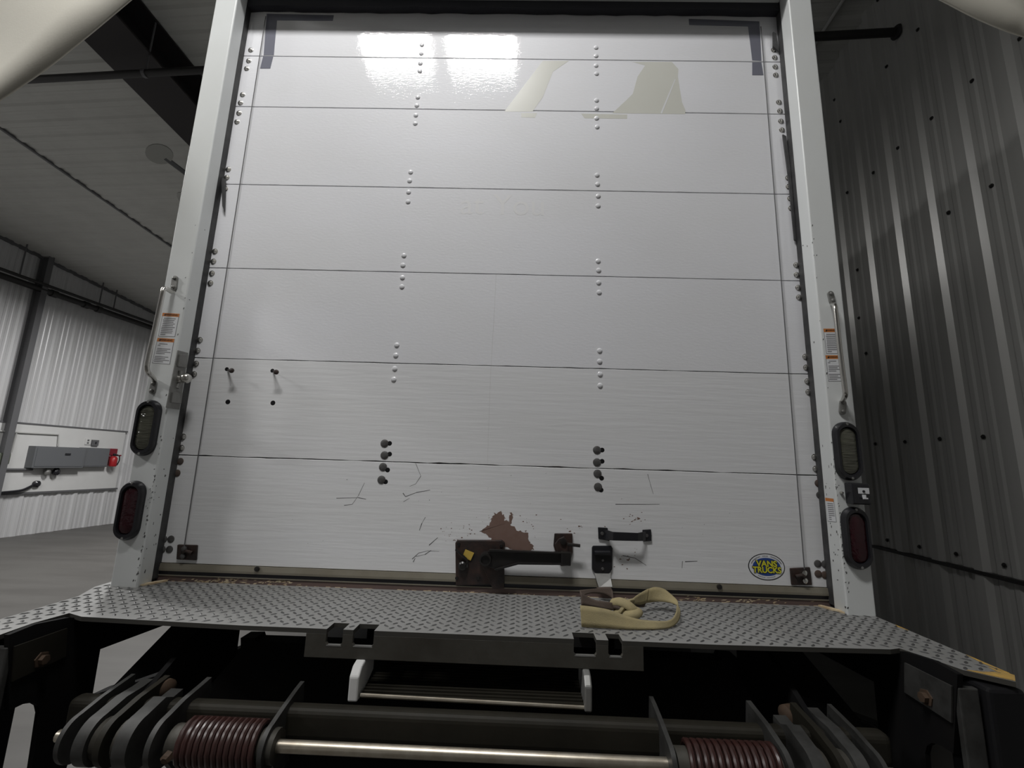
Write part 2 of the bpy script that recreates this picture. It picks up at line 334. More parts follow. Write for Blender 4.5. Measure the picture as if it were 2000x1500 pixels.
mb = MB(); mb.lathe(W(BD + .12, ue, ze0), (0, 0, 1), [(.06, 0), (.07, .015), (.07, ze1 - ze0 - .05), (.045, ze1 - ze0 - .01), (.022, ze1 - ze0)], 20); link('cylinder', mb, red, ex, smooth=True)
mb = MB(); mb.lathe(W(BD + .12, ue, ze1), (0, 0, 1), [(.02, 0), (.028, .02), (.028, .05), (.012, .06)], 12); link('valve', mb, blackp, ex, smooth=True)
mb = MB(); mb.tube(cr([W(BD + .14, ue, ze1 + .03), W(BD + .2, ue + .03, ze1 + .02), W(BD + .2, ue + .06, ze1 - .08), W(BD + .17, ue + .05, ze1 - .2)], 6), .011, 8); link('hose', mb, blackp, ex, smooth=True)
mb = MB(); mb.box((BD, ue - .03, ze0 + .02), (BD + .055, ue + .03, ze1), T=W); link('bracket', mb, redd, ex)
sg = thing('extinguisher_sign', W(BD, ue, ze1 + .02), 'dark red projecting sign panel above the fire extinguisher', 'sign')
a, b = onB(214, 876, BD + .02), onB(228, 889, BD + .02)
mb = MB(); mb.box((BD, bco(a)[1] - .02, b.z), (BD + .02, bco(b)[1], a.z), T=W); link('wall_plate', mb, redd, sg)
c_ = onB(246, 890, BD + .02); mb = MB(); mb.box((BD, bco(b)[1] - .12, b.z - .02), (BD + .24, bco(b)[1] - .10, b.z + .01), T=W); link('arm', mb, redd, sg)
mb = MB(); zz = zb0 + .15
hz = [onB(-30, 965, BD + .04), onB(5, 962, BD + .05), onB(40, 958, BD + .05), onB(58, 951, BD + .04), onB(68, 945, BD + .03)]
mb.tube(cr(hz, 8), .022, 8); cab = thing('power_cord', hz[2], 'black cord hanging along the left wall board below the boxes', 'cord'); link('cord', mb, blackp, cab, smooth=True)
mb = MB(); mb.lathe(onB(69, 945, BD), BXV, [(.06, 0), (.06, .05), (.035, .07)], 14); link('plug', mb, blackp, cab, smooth=True)
mb = MB(); pts = [onB(-20, 840, BD + .02), onB(40, 845, BD + .02), onB(114, 849, BD + .02), onB(113, 871, BD + .02)]; mb.tube(pts, .014, 8)
tag(link('wall_conduit', mb, cond, smooth=True), 'thin conduit bending down to the top of the breaker panel', 'conduit')
mb = MB(); pts = [onB(32, 846, BD + .02), onB(22, 884, BD + .02)]; mb.tube(pts, .014, 8)
tag(link('wall_conduit', mb, cond, smooth=True), 'short conduit running down to the olive grey box', 'conduit')
mb = MB(); pts = [onB(-30, 917, BD + .03), onB(63, 917, BD + .03)]; mb.tube(pts, .022, 8)
tag(link('wall_conduit', mb, greyst, smooth=True), 'dark horizontal conduit entering the breaker panel low on its left', 'conduit')
# ceiling fan, mostly hidden behind the left post
fb = onC(296, 290, -.55); fr = onC(362, 338, -.50); dfan = (fr - fb); dfan.z = 0; L = dfan.length; dfan.normalize(); hub = fr + dfan * .25; hub.z = fr.z
sd = Vector((-dfan.y, dfan.x, 0))
fan = thing('ceiling_fan', hub, 'grey ceiling fan with a paddle blade showing beside the left post', 'ceiling fan')
mb = MB(); mb.lathe(hub - Vector((0, 0, .1)), (0, 0, 1), [(.05, 0), (.12, .03), (.13, .12), (.06, .18)], 20); link('motor', mb, greyst, fan, smooth=True)
zc_ = ceil_z(bco(hub)[1]); mb = MB(); mb.tube([hub, Vector((hub.x, hub.y, zc_ - .01))], .014, 8); link('down_rod', mb, greyst, fan)
for k in range(3):
    R_ = Matrix.Rotation(2 * math.pi * k / 3, 3, 'Z'); e = R_ @ -dfan; s_ = R_ @ sd; up = Vector((0, 0, 1))
    mb = MB(); mb.tube([hub + e * .08, hub + e * (.25 + L * .62)], .028, 8, sx=.4); link('blade_arm', mb, greyst, fan)
    mb = MB(); ring = []
    for q in range(18):
        t_ = 2 * math.pi * q / 18; ring.append(hub + e * (.25 + L * .78 + L * .30 * math.cos(t_)) + s_ * (.11 * math.sin(t_)) + up * (-.07 * math.sin(t_) - .01))
    mb.prism(ring, (0, 0, .012)); link('blade', mb, fanm, fan)
# high bay lamps
for i, (x, y, z, pw) in enumerate(LAMPS):
    names = ['twin panel high bay lamp mirrored in the top of the truck door', 'twin panel high bay lamp over the left floor, nearest the truck rear', 'twin panel high bay lamp over the left floor, beside the truck body', 'twin panel high bay lamp over the left floor, beyond the truck']
    t = thing('high_bay_lamp', (x, y, z), names[i], 'lamp', 'high bay lamps')
    mb = MB(); mb.box((x - .66, y - .26, z + .02), (x + .66, y + .26, z + .10)); link('housing', mb, lampm, t, bevel=.01)
    for sx in (-1, 1):
        mb = MB(); mb.box((x + sx * .355 - .275, y - .16, z - .0), (x + sx * .355 + .275, y + .16, z + .02)); link('lens', mb, lenm, t)
        area((x + sx * .355, y, z - .01), .55, .32, pw)
        zt_ = ceil_z(bco(Vector((x, y, 0)))[1]); mb = MB(); mb.tube([(x + sx * .5, y, z + .1), (x + sx * .5, y, zt_ - .005)], .004, 6); link('suspension_wire', mb, greyst, t)
# ================================================================== the truck
TR = thing('box_truck', (0, 0, 0), 'white box truck seen from behind with a closed roll-up rear door', 'truck')
ZT = [Z(v) for v in (-.364, 0, .356, .712, 1.068, 1.423, 1.668, 1.955)]
def edge(z, amp, x0=-1.14, x1=1.14, n=60):
    return [(x0 + (x1 - x0) * i / n, z + (random.uniform(-amp, amp) if 0 < i < n and random.random() < .5 else 0)) for i in range(n + 1)]
panels = []
for i in range(7):
    am = (.0, .0022, .0012, .0008, .0006, .0004, .0003, 0)
    lo_ = edge(ZT[i] + .0013, am[i]); hi_ = edge(ZT[i + 1] - .0013, am[i + 1] * .5)
    mb = MB(); mb.prism([(x, 0, z) for x, z in lo_] + [(x, 0, z) for x, z in hi_[::-1]], (0, .03, 0))
    panels.append(link('door_panel', mb, paint if i > 1 else paint_low, TR, bevel=.0012, seg=1))
def pan(z):
    for i in range(7):
        if ZT[i] <= z < ZT[i + 1]: return panels[i]
    return panels[-1] if z > 1 else panels[0]
def rivet(px, py, m, r=.0098, h=.0045, name='rivet', y=0):
    p = onY(px, py, y); mb = MB(); mb.lathe(p, (0, -1, 0), [(r, 0), (r * .95, h * .45), (r * .7, h * .8), (r * .35, h)], 14); return link(name, mb, m, pan(p.z), smooth=True)
def dent(px, py, r, m=black, sy=1):
    p = onY(px, py, 0); mb = MB(); mb.lathe(p, (0, -1, 0), [(r, 0), (r * .8, .0006)], 14); return link('old_bolt_hole', mb, m, pan(p.z))
LC = [(824, 88), (823, 105), (821, 124), (820, 139), (816, 190), (814, 206), (812, 225), (811, 241), (802, 336), (800, 353), (798, 375), (797, 394), (789, 499), (787, 518), (786, 542), (785, 560), (775, 674), (773, 694), (771, 720), (769, 741)]
RC = [(1164, 93), (1164, 109), (1164, 128), (1165, 144), (1165, 196), (1165, 212), (1165, 231), (1166, 248), (1166, 342), (1167, 360), (1168, 383), (1168, 402), (1168, 510), (1169, 528), (1169, 552), (1170, 571), (1171, 685), (1171, 706), (1172, 731), (1172, 753)]
for p in LC + RC: rivet(*p, paint)
boltm = mat('worn_grey_bolt', (.13, .13, .13), .45, metal=.5, var=.6, vscale=60, vcol=(.07, .06, .055))
rbolt = mat('rusty_brown_bolt', (.10, .065, .05), .65, metal=.2, var=.7, vscale=60, vcol=(.07, .07, .07))
BC = [(751, 866, 10, 0), (751, 889, 10, -2), (748, 912, 9, 6), (745, 937, 8, 4), (1166, 879, 10, 0), (1166, 903, 10, -2), (1167, 925, 8, 9), (1168, 951, 6, 6)]
for x, y, dx, dy in BC: rivet(x, y, boltm, .0145, .004, 'hinge_bolt'); dent(x + dx, y + dy, .0085)
ring_m = seam_m
EL = [(490, 98), (486, 119), (482, 134), (474, 185), (470, 201), (467, 221), (463, 238), (446, 331), (443, 347), (440, 369), (420, 491), (417, 510.5), (414, 534), (411, 553), (390.5, 664), (386, 685), (383, 710.5), (379, 731), (358, 853), (354.5, 875)]
ER = [(1511, 98), (1513, 113), (1514, 131), (1515, 147), (1521, 200), (1523, 217), (1525, 237), (1527, 254), (1539, 348), (1540, 365), (1543, 388), (1545, 407), (1555, 518), (1556, 537), (1559, 562), (1560.5, 581), (1573, 697), (1574.5, 718), (1577, 745), (1579, 766), (1591.5, 893), (1594, 916)]
for x, y in EL + ER:
    p = onY(x, y, 0); 
    if abs(p.x) > 1.117: p.x = math.copysign(1.117, p.x)
    mb = MB(); mb.lathe(p, (0, -1, 0), [(.0115, 0), (.0115, .0012), (.0085, .002), (.0075, .005), (.004, .0065)], 14); link('edge_rivet', mb, boltm if abs(x - 1000) > 700 else chrome, pan(p.z), smooth=True)
for x, y, m in [(352, 901, rbolt), (346, 924, rbolt), (1598, 944, rbolt), (1601, 967, boltm), (320, 1053, boltm), (334, 1053, boltm), (317, 1073, boltm), (331, 1073, boltm), (1597, 1101, boltm), (1611, 1102, boltm), (1598, 1121, rbolt), (1611, 1123, rbolt)]:
    rivet(x, y, m, .0125, .0035, 'edge_bolt')
for x, y, hx, hy in [(453, 724, 443, 721), (540, 727, 532, 724)]:
    dent(hx, hy, .0075); p = onY(x, y, -.03); mb = MB(); q = onY(hx + 2, hy + 1, -.002); mb.tube([q, p], .003, 8); o = link('bolt_shank', mb, rust, pan(p.z))
    mb = MB(); mb.lathe(p, (0, -1, 0), [(.009, 0), (.009, .004), (.005, .006)], 12); link('bolt_head', mb, rust, pan(p.z), smooth=True)
for x, y in [(445, 785), (533, 787)]: dent(x, y, .009)
# thin flat marks laid on the panels (each under its own panel)
def flat(name, px, m, parent=None, y=-.0003, dep=.0004, pts=None, jit=0, n=0):
    P = [onY(a, b, 0) for a, b in px] if pts is None else pts
    if n:
        Q = []
        for i in range(len(P)):
            a, b = P[i], P[(i + 1) % len(P)]
            for k in range(n): Q.append(a.lerp(b, k / n) + Vector((random.uniform(-jit, jit), 0, random.uniform(-jit, jit))))
        P = Q
    c = sum((p.z for p in P)) / len(P); mb = MB(); mb.prism([(p.x, y, p.z) for p in P], (0, dep - .0001, 0)); return link(name, mb, m, parent or pan(c))
flat('adhesive_patch', [(1060, 119), (1111, 119), (1080, 140), (1060, 190), (1040, 218), (985, 218), (1010, 185)], resid)
flat('adhesive_patch', [(1018, 221), (1049, 221), (1045, 230), (1018, 229)], resid)
flat('adhesive_patch', [(1236, 121), (1312, 121), (1325, 135), (1324, 150), (1332, 200), (1339, 216), (1338, 223), (1196, 221), (1224, 195), (1236, 183), (1245, 150), (1260, 128)], resid)
flat('adhesive_patch', [(1135, 222), (1225, 224), (1225, 232), (1142, 231)], resid)
flat('adhesive_crease', [(1318, 155), (1319.5, 155), (1293, 222), (1290, 221)], white_s, y=-.0006)
tp = panels[6]
def tapeL(pts): return flat('reflective_tape', pts, tape, tp, y=-.0008, dep=.001)
tapeL([(521, 27), (652, 30), (650, 41), (541, 40), (535, 108), (515, 108)])
tapeL([(1345, 37), (1483, 42), (1487, 119), (1469, 118), (1461, 52), (1346, 49)])
flat('reflective_tape', [(514, 110), (534, 110), (528, 134), (508, 134)], tape, panels[5], y=-.0008, dep=.001)
flat('reflective_tape', [(1469, 122), (1487, 122), (1491, 147), (1469, 147)], tape, panels[5], y=-.0008, dep=.001)
p = onY(1002, 400, 0); text('ghost_lettering', 'at You', .125, ghost, panels[3], (p.x - .04, -.0001, p.z - .005), FRONT, .0002)
# paint worn to bare plywood on the bottom panel
flat('bare_patch', [(978, 999), (985, 1006), (984, 1015), (994, 1018), (997, 1000), (1002, 1004), (998, 1024), (1012, 1037), (1030, 1042), (1033, 1058), (1042, 1066), (1040, 1074), (1008, 1076), (985, 1066), (965, 1062), (957, 1050), (942, 1040), (938, 1036), (952, 1028), (960, 1012), (966, 1003)], wood, panels[0], n=5, jit=.0045)
mb = MB()
def chipat(mb, x, y, r, yy=-.0002, sx=1.6, ang=0):
    p = onY(x, y, 0); n = 6; ca, sa = math.cos(ang), math.sin(ang); ring = []
    for k in range(n):
        a = 2 * math.pi * k / n; rr = r * random.uniform(.4, 1.25); u, v = math.cos(a) * rr * sx, math.sin(a) * rr; ring.append((p.x + u * ca - v * sa, yy, p.z + u * sa + v * ca))
    mb.prism(ring, (0, .0004, 0))
for _ in range(90):
    x, y = random.choice([(895, 1040, ), (893, 1050), (870, 1036), (910, 1026), (1035, 1020), (1028, 1042), (1132, 1030), (1245, 1012), (1180, 1090), (1225, 1092), (960, 1020)])
    chipat(mb, x + random.gauss(0, 14), y + random.gauss(0, 9), random.uniform(.0006, .0022), ang=random.uniform(-.5, .5))
for x, y, r in [(1247, 1013, .006), (1240, 1015, .003), (1252, 1018, .002), (1131, 1028, .003), (1113, 1038, .003), (1260, 1015, .0015), (1211, 1092, .003), (1226, 1094, .003), (1200, 1107, .002)]: chipat(mb, x, y, r)
o = link('paint_chips', mb, wood, panels[0]); o['kind'] = 'stuff'
mb = MB()
def scratch(mb, pts, w=.0009):
    P = [onY(a, b, 0) for a, b in pts]
    for a, b in zip(P, P[1:]):
        d = (b - a).normalized(); nn = Vector((-d.z, 0, d.x)) * w * random.uniform(.6, 1.3)
        mb.prism([(a.x - nn.x, -.0002, a.z - nn.z), (b.x - nn.x * .6, -.0002, b.z - nn.z * .6), (b.x + nn.x * .6, -.0002, b.z + nn.z * .6), (a.x + nn.x, -.0002, a.z + nn.z)], (0, .0004, 0))
for s_ in [[(831, 1010), (824, 1022), (819, 1036)], [(805, 1092), (818, 1080), (835, 1076), (858, 1077)], [(812, 1087), (830, 1083), (842, 1075)], [(807, 1098), (811, 1090)], [(838, 1065), (855, 1050)], [(672, 987), (688, 985), (700, 968), (712, 943)], [(657, 973), (700, 972), (715, 975)], [(787, 963), (792, 970), (813, 962), (840, 957)], [(788, 980), (800, 973)], [(1265, 926), (1270, 945), (1276, 965)], [(1202, 985), (1288, 985)], [(1333, 1096), (1332, 1110)], [(1338, 1097), (1362, 1096)], [(1216, 1085), (1240, 1090), (1262, 1104)], [(812, 905), (822, 930), (812, 945), (800, 950)]]: scratch(mb, s_, .0011)
o = link('scratches', mb, chip, panels[0]); o['kind'] = 'stuff'
mb = MB()
scratch(mb, [(969, 535), (966, 600), (958, 735), (952, 905)], .0005); o = link('hairline_crack', mb, faint, panels[2])
mb = MB()
for _ in range(26): x, y, _w = random.choice([(600, 1000, 1), (1400, 1000, 1), (700, 960, 1), (1300, 1060, 1), (900, 950, 1)]); chipat(mb, x + random.gauss(0, 90), y + random.gauss(0, 30), random.uniform(.0005, .0014), ang=random.uniform(0, 3))
o = link('specks', mb, greyink, panels[0]); o['kind'] = 'stuff'
# oval decal
dc = onY(1497, 1107, 0)
def ell(rx, rz, y, m, name, par, dep=.0004, n=48):
    mb = MB(); mb.prism([(dc.x + rx * math.cos(2 * math.pi * k / n), y, dc.z + rz * math.sin(2 * math.pi * k / n)) for k in range(n)], (0, dep, 0)); return link(name, mb, m, par)
dec = ell(.0605, .0425, -.0006, [inkb], 'oval_decal', TR, .0006)
ell(.0575, .0398, -.0010, [white_s], 'decal_field', dec); ell(.046, .0285, -.0014, [blue], 'decal_centre', dec)
for body, dz, sz, sx in (('VANS', .0092, .0255, 1.06), ('TRUCKS', -.0105, .0255, .98)):
    text('decal_outline', body, sz, inkb, dec, (dc.x, -.0018, dc.z + dz), FRONT, .0003, .0024, sx); text('decal_lettering', body, sz, yellow, dec, (dc.x, -.0024, dc.z + dz), FRONT, .0003, .0008, sx)
mb = MB()
for k in range(34):
    a = math.radians(162 - k * 4.3)
    if k in (12, 13, 19, 20): continue
    c = Vector((dc.x + .0515 * math.cos(a), -.0014, dc.z + .034 * math.sin(a))); mb.box((c.x - .0011, -.0013, c.z - .0021), (c.x + .0011, -.0009, c.z + .0021))
for k in range(16):
    a = math.radians(236 + k * 4.2)
    if k in (7,): continue
    c = Vector((dc.x + .0515 * math.cos(a), 0, dc.z + .034 * math.sin(a))); mb.box((c.x - .0011, -.0013, c.z - .0015), (c.x + .0011, -.0009, c.z + .0015))
o = link('decal_small_print', mb, greyink, dec); o['kind'] = 'stuff'
# bottom rail, rubber seal, rail bolts
mb = MB(); mb.prism([(-1.135, -.004, Z(-.364)), (-1.135, .03, Z(-.364)), (-1.135, .03, Z(-.387)), (-1.135, -.008, Z(-.387)), (-1.135, -.008, Z(-.380))], (2.27, 0, 0)); rail = link('bottom_rail', mb, alu, TR)
mb = MB(); mb.box((-1.135, -.003, Z(-.3995)), (1.135, .03, Z(-.387))); link('rubber_seal', mb, seam_m, TR)
for x, y in ((502, 1111), (1405, 1146)):
    p = onY(x, y, -.008); mb = MB(); mb.lathe(p, (0, -1, 0), [(.009, 0), (.008, .004), (.004, .006)], 12); link('rail_bolt', mb, blackm, rail, smooth=True)
# sill
mb = MB(); mb.box((-1.15, -.004, Z(-.450)), (1.15, .03, Z(-.4015))); sill = link('door_sill', mb, sill_m, TR, bevel=.001)
mb = MB(); mb.box((-1.13, -.0065, Z(-.4025)), (1.13, -.0035, Z(-.3995))); link('sill_lip', mb, alu, sill)
mb = MB()
for _ in range(130):
    x = random.choice([random.gauss(-.90, .05), random.gauss(-.72, .035), random.gauss(-.87, .06), random.gauss(.70, .03), random.gauss(.86, .05), random.uniform(-1.1, 1.1)])
    z = Z(random.uniform(-.418, -.405)) if abs(x) > .62 else Z(-.419); l = random.uniform(.002, .011); h = random.uniform(.0006, .0018)
    mb.prism([(x - l, -.0045, z - h), (x + l * .4, -.0045, z - h * .5), (x + l, -.0045, z + h * 1.5), (x - l * .3, -.0045, z + h)], (0, .0006, 0))
for _ in range(70):
    x = random.uniform(-1.1, 1.1); l = random.uniform(.002, .009); h = random.uniform(.0006, .0016); mb.box((x - l, -.0052, Z(-.42) - h * .2), (x + l, -.0045, Z(-.42) + h))
o = link('chipped_paint', mb, yel, sill); o['kind'] = 'stuff'
for s_ in (-1, 1):
    mb = MB(); mb.prism([(s_ * 1.116, -.080, Z(-.4195)), (s_ * 1.095, -.050, Z(-.4195)), (s_ * 1.080, -.010, Z(-.4195)), (s_ * 1.090, -.008, Z(-.4195)), (s_ * 1.1165, -.05, Z(-.4195))], (0, 0, .005)); link('splintered_end', mb, yel, sill)
# cables with their anchors
for s_ in (-1, 1):
    top = (onY(519, 32, -.009) if s_ < 0 else onY(1486, 52, -.009)); bot = onY(359, 1072, -.012) if s_ < 0 else onY(1571, 1112, -.012)
    mb = MB(); mb.tube([top, bot], .0016, 6); link('lift_cable', mb, greyst, TR)
    px = [(349, 1063), (388, 1064), (386, 1094), (347, 1092)] if s_ < 0 else [(1541, 1109), (1580, 1107), (1584, 1142), (1544, 1142)]
    P = [onY(*q, 0) for q in px]; mb = MB(); mb.prism([(q.x, -.008, q.z) for q in P], (0, .008, 0)); an = link('cable_anchor', mb, rust, TR, bevel=.003)
    c = sum(P, Vector()) / 4
    for dz in (.012, -.012):
        mb = MB(); mb.lathe((bot.x, -.008, c.z + dz), (0, -1, 0), [(.009, 0), (.009, .006), (.004, .009)], 8); link('anchor_bolt', mb, chrome if s_ > 0 else boltm, an, smooth=True)
    mb = MB(); mb.tube([(bot.x - s_ * .03, -.012, c.z), (bot.x - s_ * .012, -.016, c.z + .006), (bot.x, -.012, c.z)], .006, 8); link('anchor_pin', mb, rust, an, smooth=True)
# latch with its lever
def pz(px, y): return [onY(a, b, y) for a, b in px]
mb = MB(); mb.prism(pz([(889, 1060), (893, 1055), (980, 1055), (986, 1060), (984, 1080), (968, 1142), (890, 1144)], -.012), (0, .012, 0)); la = link('door_latch', mb, rust, TR, bevel=.003)
for x, y in ((896, 1063), (979, 1066), (892, 1129), (934, 1129)):
    mb = MB(); mb.lathe(onY(x, y, -.012), (0, -1, 0), [(.006, 0), (.005, .003)], 10); link('latch_rivet', mb, blackm, la)
mb = MB(); mb.prism(pz([(938, 1098), (985, 1098), (985, 1150), (962, 1150)], -.018), (0, .008, 0)); link('latch_hook', mb, rust, la, bevel=.002)
mb = MB(); mb.prism(pz([(945, 1085), (955, 1075), (975, 1073), (1000, 1078), (1097, 1081), (1097, 1102), (1012, 1098), (995, 1103), (965, 1111), (948, 1104)], -.034), (0, .004, 0))
mb.prism(pz([(955, 1073), (1000, 1075), (1097, 1079), (1097, 1082), (1000, 1079), (955, 1077)], -.046), (0, .016, 0))
mb.prism(pz([(965, 1112), (1012, 1099), (1097, 1101), (1097, 1104), (1012, 1103), (968, 1115)], -.046), (0, .016, 0)); lev = link('lever', mb, blackm, la, bevel=.0012)
c = onY(948, 1092, -.034); mb = MB(); mb.lathe(c + Vector((0, .024, 0)), (0, -1, 0), [(.022, 0), (.022, .024), (.020, .036), (.014, .037), (.014, .030)], 24); link('pivot', mb, blackm, la, smooth=True)
mb = MB(); mb.prism(pz([(1096, 1078), (1116, 1079), (1115, 1106), (1096, 1104)], -.046), (0, .03, 0)); link('lever_grip', mb, blackm, la, bevel=.003)
mb = MB(); mb.prism(pz([(909, 1073), (926, 1080), (919, 1095), (903, 1087)], -.016), (0, .002, 0)); link('paper_tag', mb, tag_y, la)
mb = MB(); mb.tube(cr([onY(890, 1073, -.02), onY(900, 1082, -.022), onY(913, 1096, -.02), onY(905, 1106, -.016)], 5), .004, 8); link('latch_spring', mb, blackm, la, smooth=True)
mb = MB(); mb.lathe(onY(904, 1104, -.012), (0, -1, 0), [(.014, 0), (.014, .012), (.009, .016)], 14); link('latch_boss', mb, blackm, la, smooth=True)
mb = MB(); mb.tube([onY(913, 1096, -.018), onY(912, 1108, -.018)], .003, 6); link('cotter', mb, boltm, la)
# catch plate for the lever
mb = MB(); mb.prism(pz([(1083, 1042), (1118, 1042), (1119, 1078), (1112, 1105), (1095, 1106), (1081, 1066)], -.008), (0, .008, 0)); cat_ = link('lever_catch', mb, rust, TR, bevel=.002)
mb = MB(); mb.prism(pz([(1084, 1062), (1092, 1052), (1102, 1048), (1108, 1056), (1112, 1078), (1088, 1078)], -.02), (0, .012, 0)); link('catch_tongue', mb, rust, cat_, bevel=.002)
mb = MB(); mb.lathe(onY(1100, 1057, -.02), (0, -1, 0), [(.010, 0), (.010, .006), (.006, .007)], 14); link('catch_bolt', mb, blackm, cat_, smooth=True)
mb = MB(); mb.tube([onY(1108, 1063, -.03), onY(1133, 1066, -.03)], .0055, 8); link('catch_pin', mb, blackm, cat_, smooth=True)
# pull handle
mb = MB(); rings = []
for x, yt, yb, dy in ((1180, 1033, 1055, -.004), (1188, 1035, 1056, -.02), (1198, 1038, 1057, -.035), (1246, 1040, 1058, -.035), (1256, 1038, 1058, -.02), (1264, 1036, 1056, -.004)):
    a, b = onY(x, yt + 1, dy), onY(x, yb - 1, dy); rings.append([a, b, b + Vector((0, .005, 0)), a + Vector((0, .005, 0))])
mb.loops(rings); ph = link('pull_handle', mb, blackp, TR, bevel=.0015)
for px in ([(1168, 1030), (1187, 1031), (1191, 1057), (1169, 1053)], [(1255, 1035), (1272, 1034), (1273, 1057), (1256, 1058)]):
    mb = MB(); mb.prism(pz(px, -.006), (0, .006, 0)); link('handle_pad', mb, blackp, ph, bevel=.002)
for x, y in ((1176, 1042), (1263, 1046)):
    mb = MB(); mb.lathe(onY(x, y, -.006), (0, -1, 0), [(.006, 0), (.005, .003)], 10); link('handle_rivet', mb, boltm, ph)
# strap plate
mb = MB(); mb.prism(pz([(1158, 1066), (1194, 1066), (1197, 1071), (1196, 1112), (1190, 1122), (1163, 1121), (1156, 1112), (1156, 1070)], -.007), (0, .007, 0)); sp_ = link('strap_plate', mb, blackp, TR, bevel=.003)
mb = MB(); mb.tube([onY(1161, 1080, -.011), onY(1191, 1080, -.011)], .0085, 10); link('strap_roll', mb, blackp, sp_, smooth=True)
for y in (1094, 1111):
    mb = MB(); mb.lathe(onY(1177, y, -.007), (0, -1, 0), [(.005, 0), (.004, .003)], 10); link('strap_rivet', mb, boltm, sp_)
mb = MB(); mb.prism([onY(1161, 1119, -.006), onY(1193, 1119, -.006), onY(1193, 1130, -.014), onY(1196, 1146, -.03), onY(1170, 1148, -.03), onY(1164, 1132, -.014)], (0, .004, 0)); link('metal_tongue', mb, galv, sp_)
# rear frame posts, header, tracks
posts = {}
for s_ in (-1, 1):
    mb = MB(); mb.box((s_ * 1.206, -.09, Z(-.47)), (s_ * 1.117, -.03, Z(2.25))); posts[s_] = link('rear_post', mb, frame_p, TR, bevel=.005, seg=3)
    mb = MB(); mb.box((s_ * 1.16, -.03, Z(-.41)), (s_ * 1.119, .004, Z(1.95))); tr_ = link('door_track', mb, gap, TR)
    mb = MB(); mb.box((s_ * 1.19, -.03, Z(-.47)), (s_ * 1.125, .30, Z(-.05))); link('track_backing', mb, seam_m, TR)
mb = MB(); mb.box((-1.117, -.135, Z(1.925)), (1.117, .0, Z(2.25))); link('header', mb, frame_p, TR, bevel=.004)
mb = MB(); n = 40; mb.prism([(-1.117, -.03, Z(1.925)), (1.117, -.03, Z(1.925))] + [(1.117 - 2.234 * i / n, -.03, Z(1.888) + random.uniform(-.003, .003)) for i in range(n + 1)], (0, .028, 0)); link('top_seal', mb, seam_m, TR)
# torn seal strips hanging beside the door
for px in ([(1510, 62), (1516, 65), (1522, 100), (1510, 90)], [(1529, 262), (1536, 266), (1544, 330), (1556, 470), (1552, 468), (1540, 345)], [(432, 345), (440, 350), (438, 413), (434, 402)]):
    mb = MB(); mb.prism(pz(px, -.012), (0, .006, 0)); link('torn_seal', mb, gap, TR)
# box body behind
mb = MB()
for s_ in (-1, 1): mb.box((s_ * 1.235, .0, Z(-.47)), (s_ * 1.205, 5.8, Z(2.27)))
mb.box((-1.205, .0, Z(2.24)), (1.205, 5.8, Z(2.27))); mb.box((-1.205, 5.77, Z(-.47)), (1.205, 5.8, Z(2.24))); mb.box((-1.205, .04, Z(-.50)), (1.205, 5.77, Z(-.45)))
link('cargo_box', mb, frame_p, TR)
for s_ in (-1, 1):
    mb = MB(); mb.box((s_ * .47, .25, Z(-.80)), (s_ * .40, 5.8, Z(-.52))); link('chassis_rail', mb, under, TR)
    mb = MB(); mb.lathe((s_ * .58, 1.7, .46), (s_, 0, 0), [(.2, 0), (.44, .0), (.46, .04), (.46, .50), (.44, .54), (.2, .54)], 28); link('rear_tyre', mb, tyre, TR, smooth=True)
# chips on the post edges
for s_ in (-1, 1):
    mb = MB()
    for _ in range(60):
        z = Z(random.choice([random.gauss(-.25, .12), random.uniform(-.4, .9), random.gauss(-.1, .15)])); z = max(z, Z(-.40)); h = random.uniform(.0008, .0042); w_ = random.uniform(.0006, .0026); x = s_ * (1.1185 + abs(random.gauss(0, .006)))
        mb.prism([(x - w_, -.0903, z - h), (x + w_ * .6, -.0903, z - h * .7), (x + w_, -.0903, z + h), (x - w_ * .4, -.0903, z + h * .8)], (0, .0005, 0))
        if random.random() < .35: yy = random.uniform(-.085, -.04); mb.box((s_ * 1.1165, yy - w_, z - h), (s_ * 1.1175, yy + w_, z + h))
    o = link('paint_chips', mb, chip, posts[s_]); o['kind'] = 'stuff'
# oval lamps
def stad(c, w, h, y, n=14):
    r = w / 2; k = h / 2 - r; out = []
    for i in range(n + 1): a = math.pi * i / n; out.append(Vector((c.x + r * math.cos(a), y, c.z + k + r * math.sin(a))))
    for i in range(n + 1): a = math.pi + math.pi * i / n; out.append(Vector((c.x + r * math.cos(a), y, c.z - k + r * math.sin(a))))
    return out
for nm, x, z, lm in (('reversing_light', -1.1735, .088, lensc), ('tail_light', -1.179, -.183, lensr), ('reversing_light', 1.1635, .082, lensc), ('tail_light', 1.1645, -.19, lensr)):
    c = Vector((x, 0, Z(z))); w_, h_ = .084, .190
    if abs(x) > 1.17: w_ = .082
    mb = MB(); mb.loops([stad(c, w_, h_, -.0895), stad(c, w_, h_, -.098), stad(c, w_ - .012, h_ - .012, -.108), stad(c, w_ - .026, h_ - .034, -.108), stad(c, w_ - .030, h_ - .040, -.098)]); t = link(nm, mb, blackp, TR, smooth=True)
    mb = MB(); mb.loops([stad(c, w_ - .029, h_ - .039, -.097), stad(c, w_ - .032, h_ - .044, -.102), stad(c, w_ - .05, h_ - .062, -.105)]); link('lens', mb, lm, t, smooth=True)
    for dz in (h_ / 2 - .008, -h_ / 2 + .008):
        mb = MB(); mb.lathe((c.x, -.106, c.z + dz), (0, -1, 0), [(.0045, 0), (.004, .0025)], 10); link('screw', mb, galv, t, smooth=True)
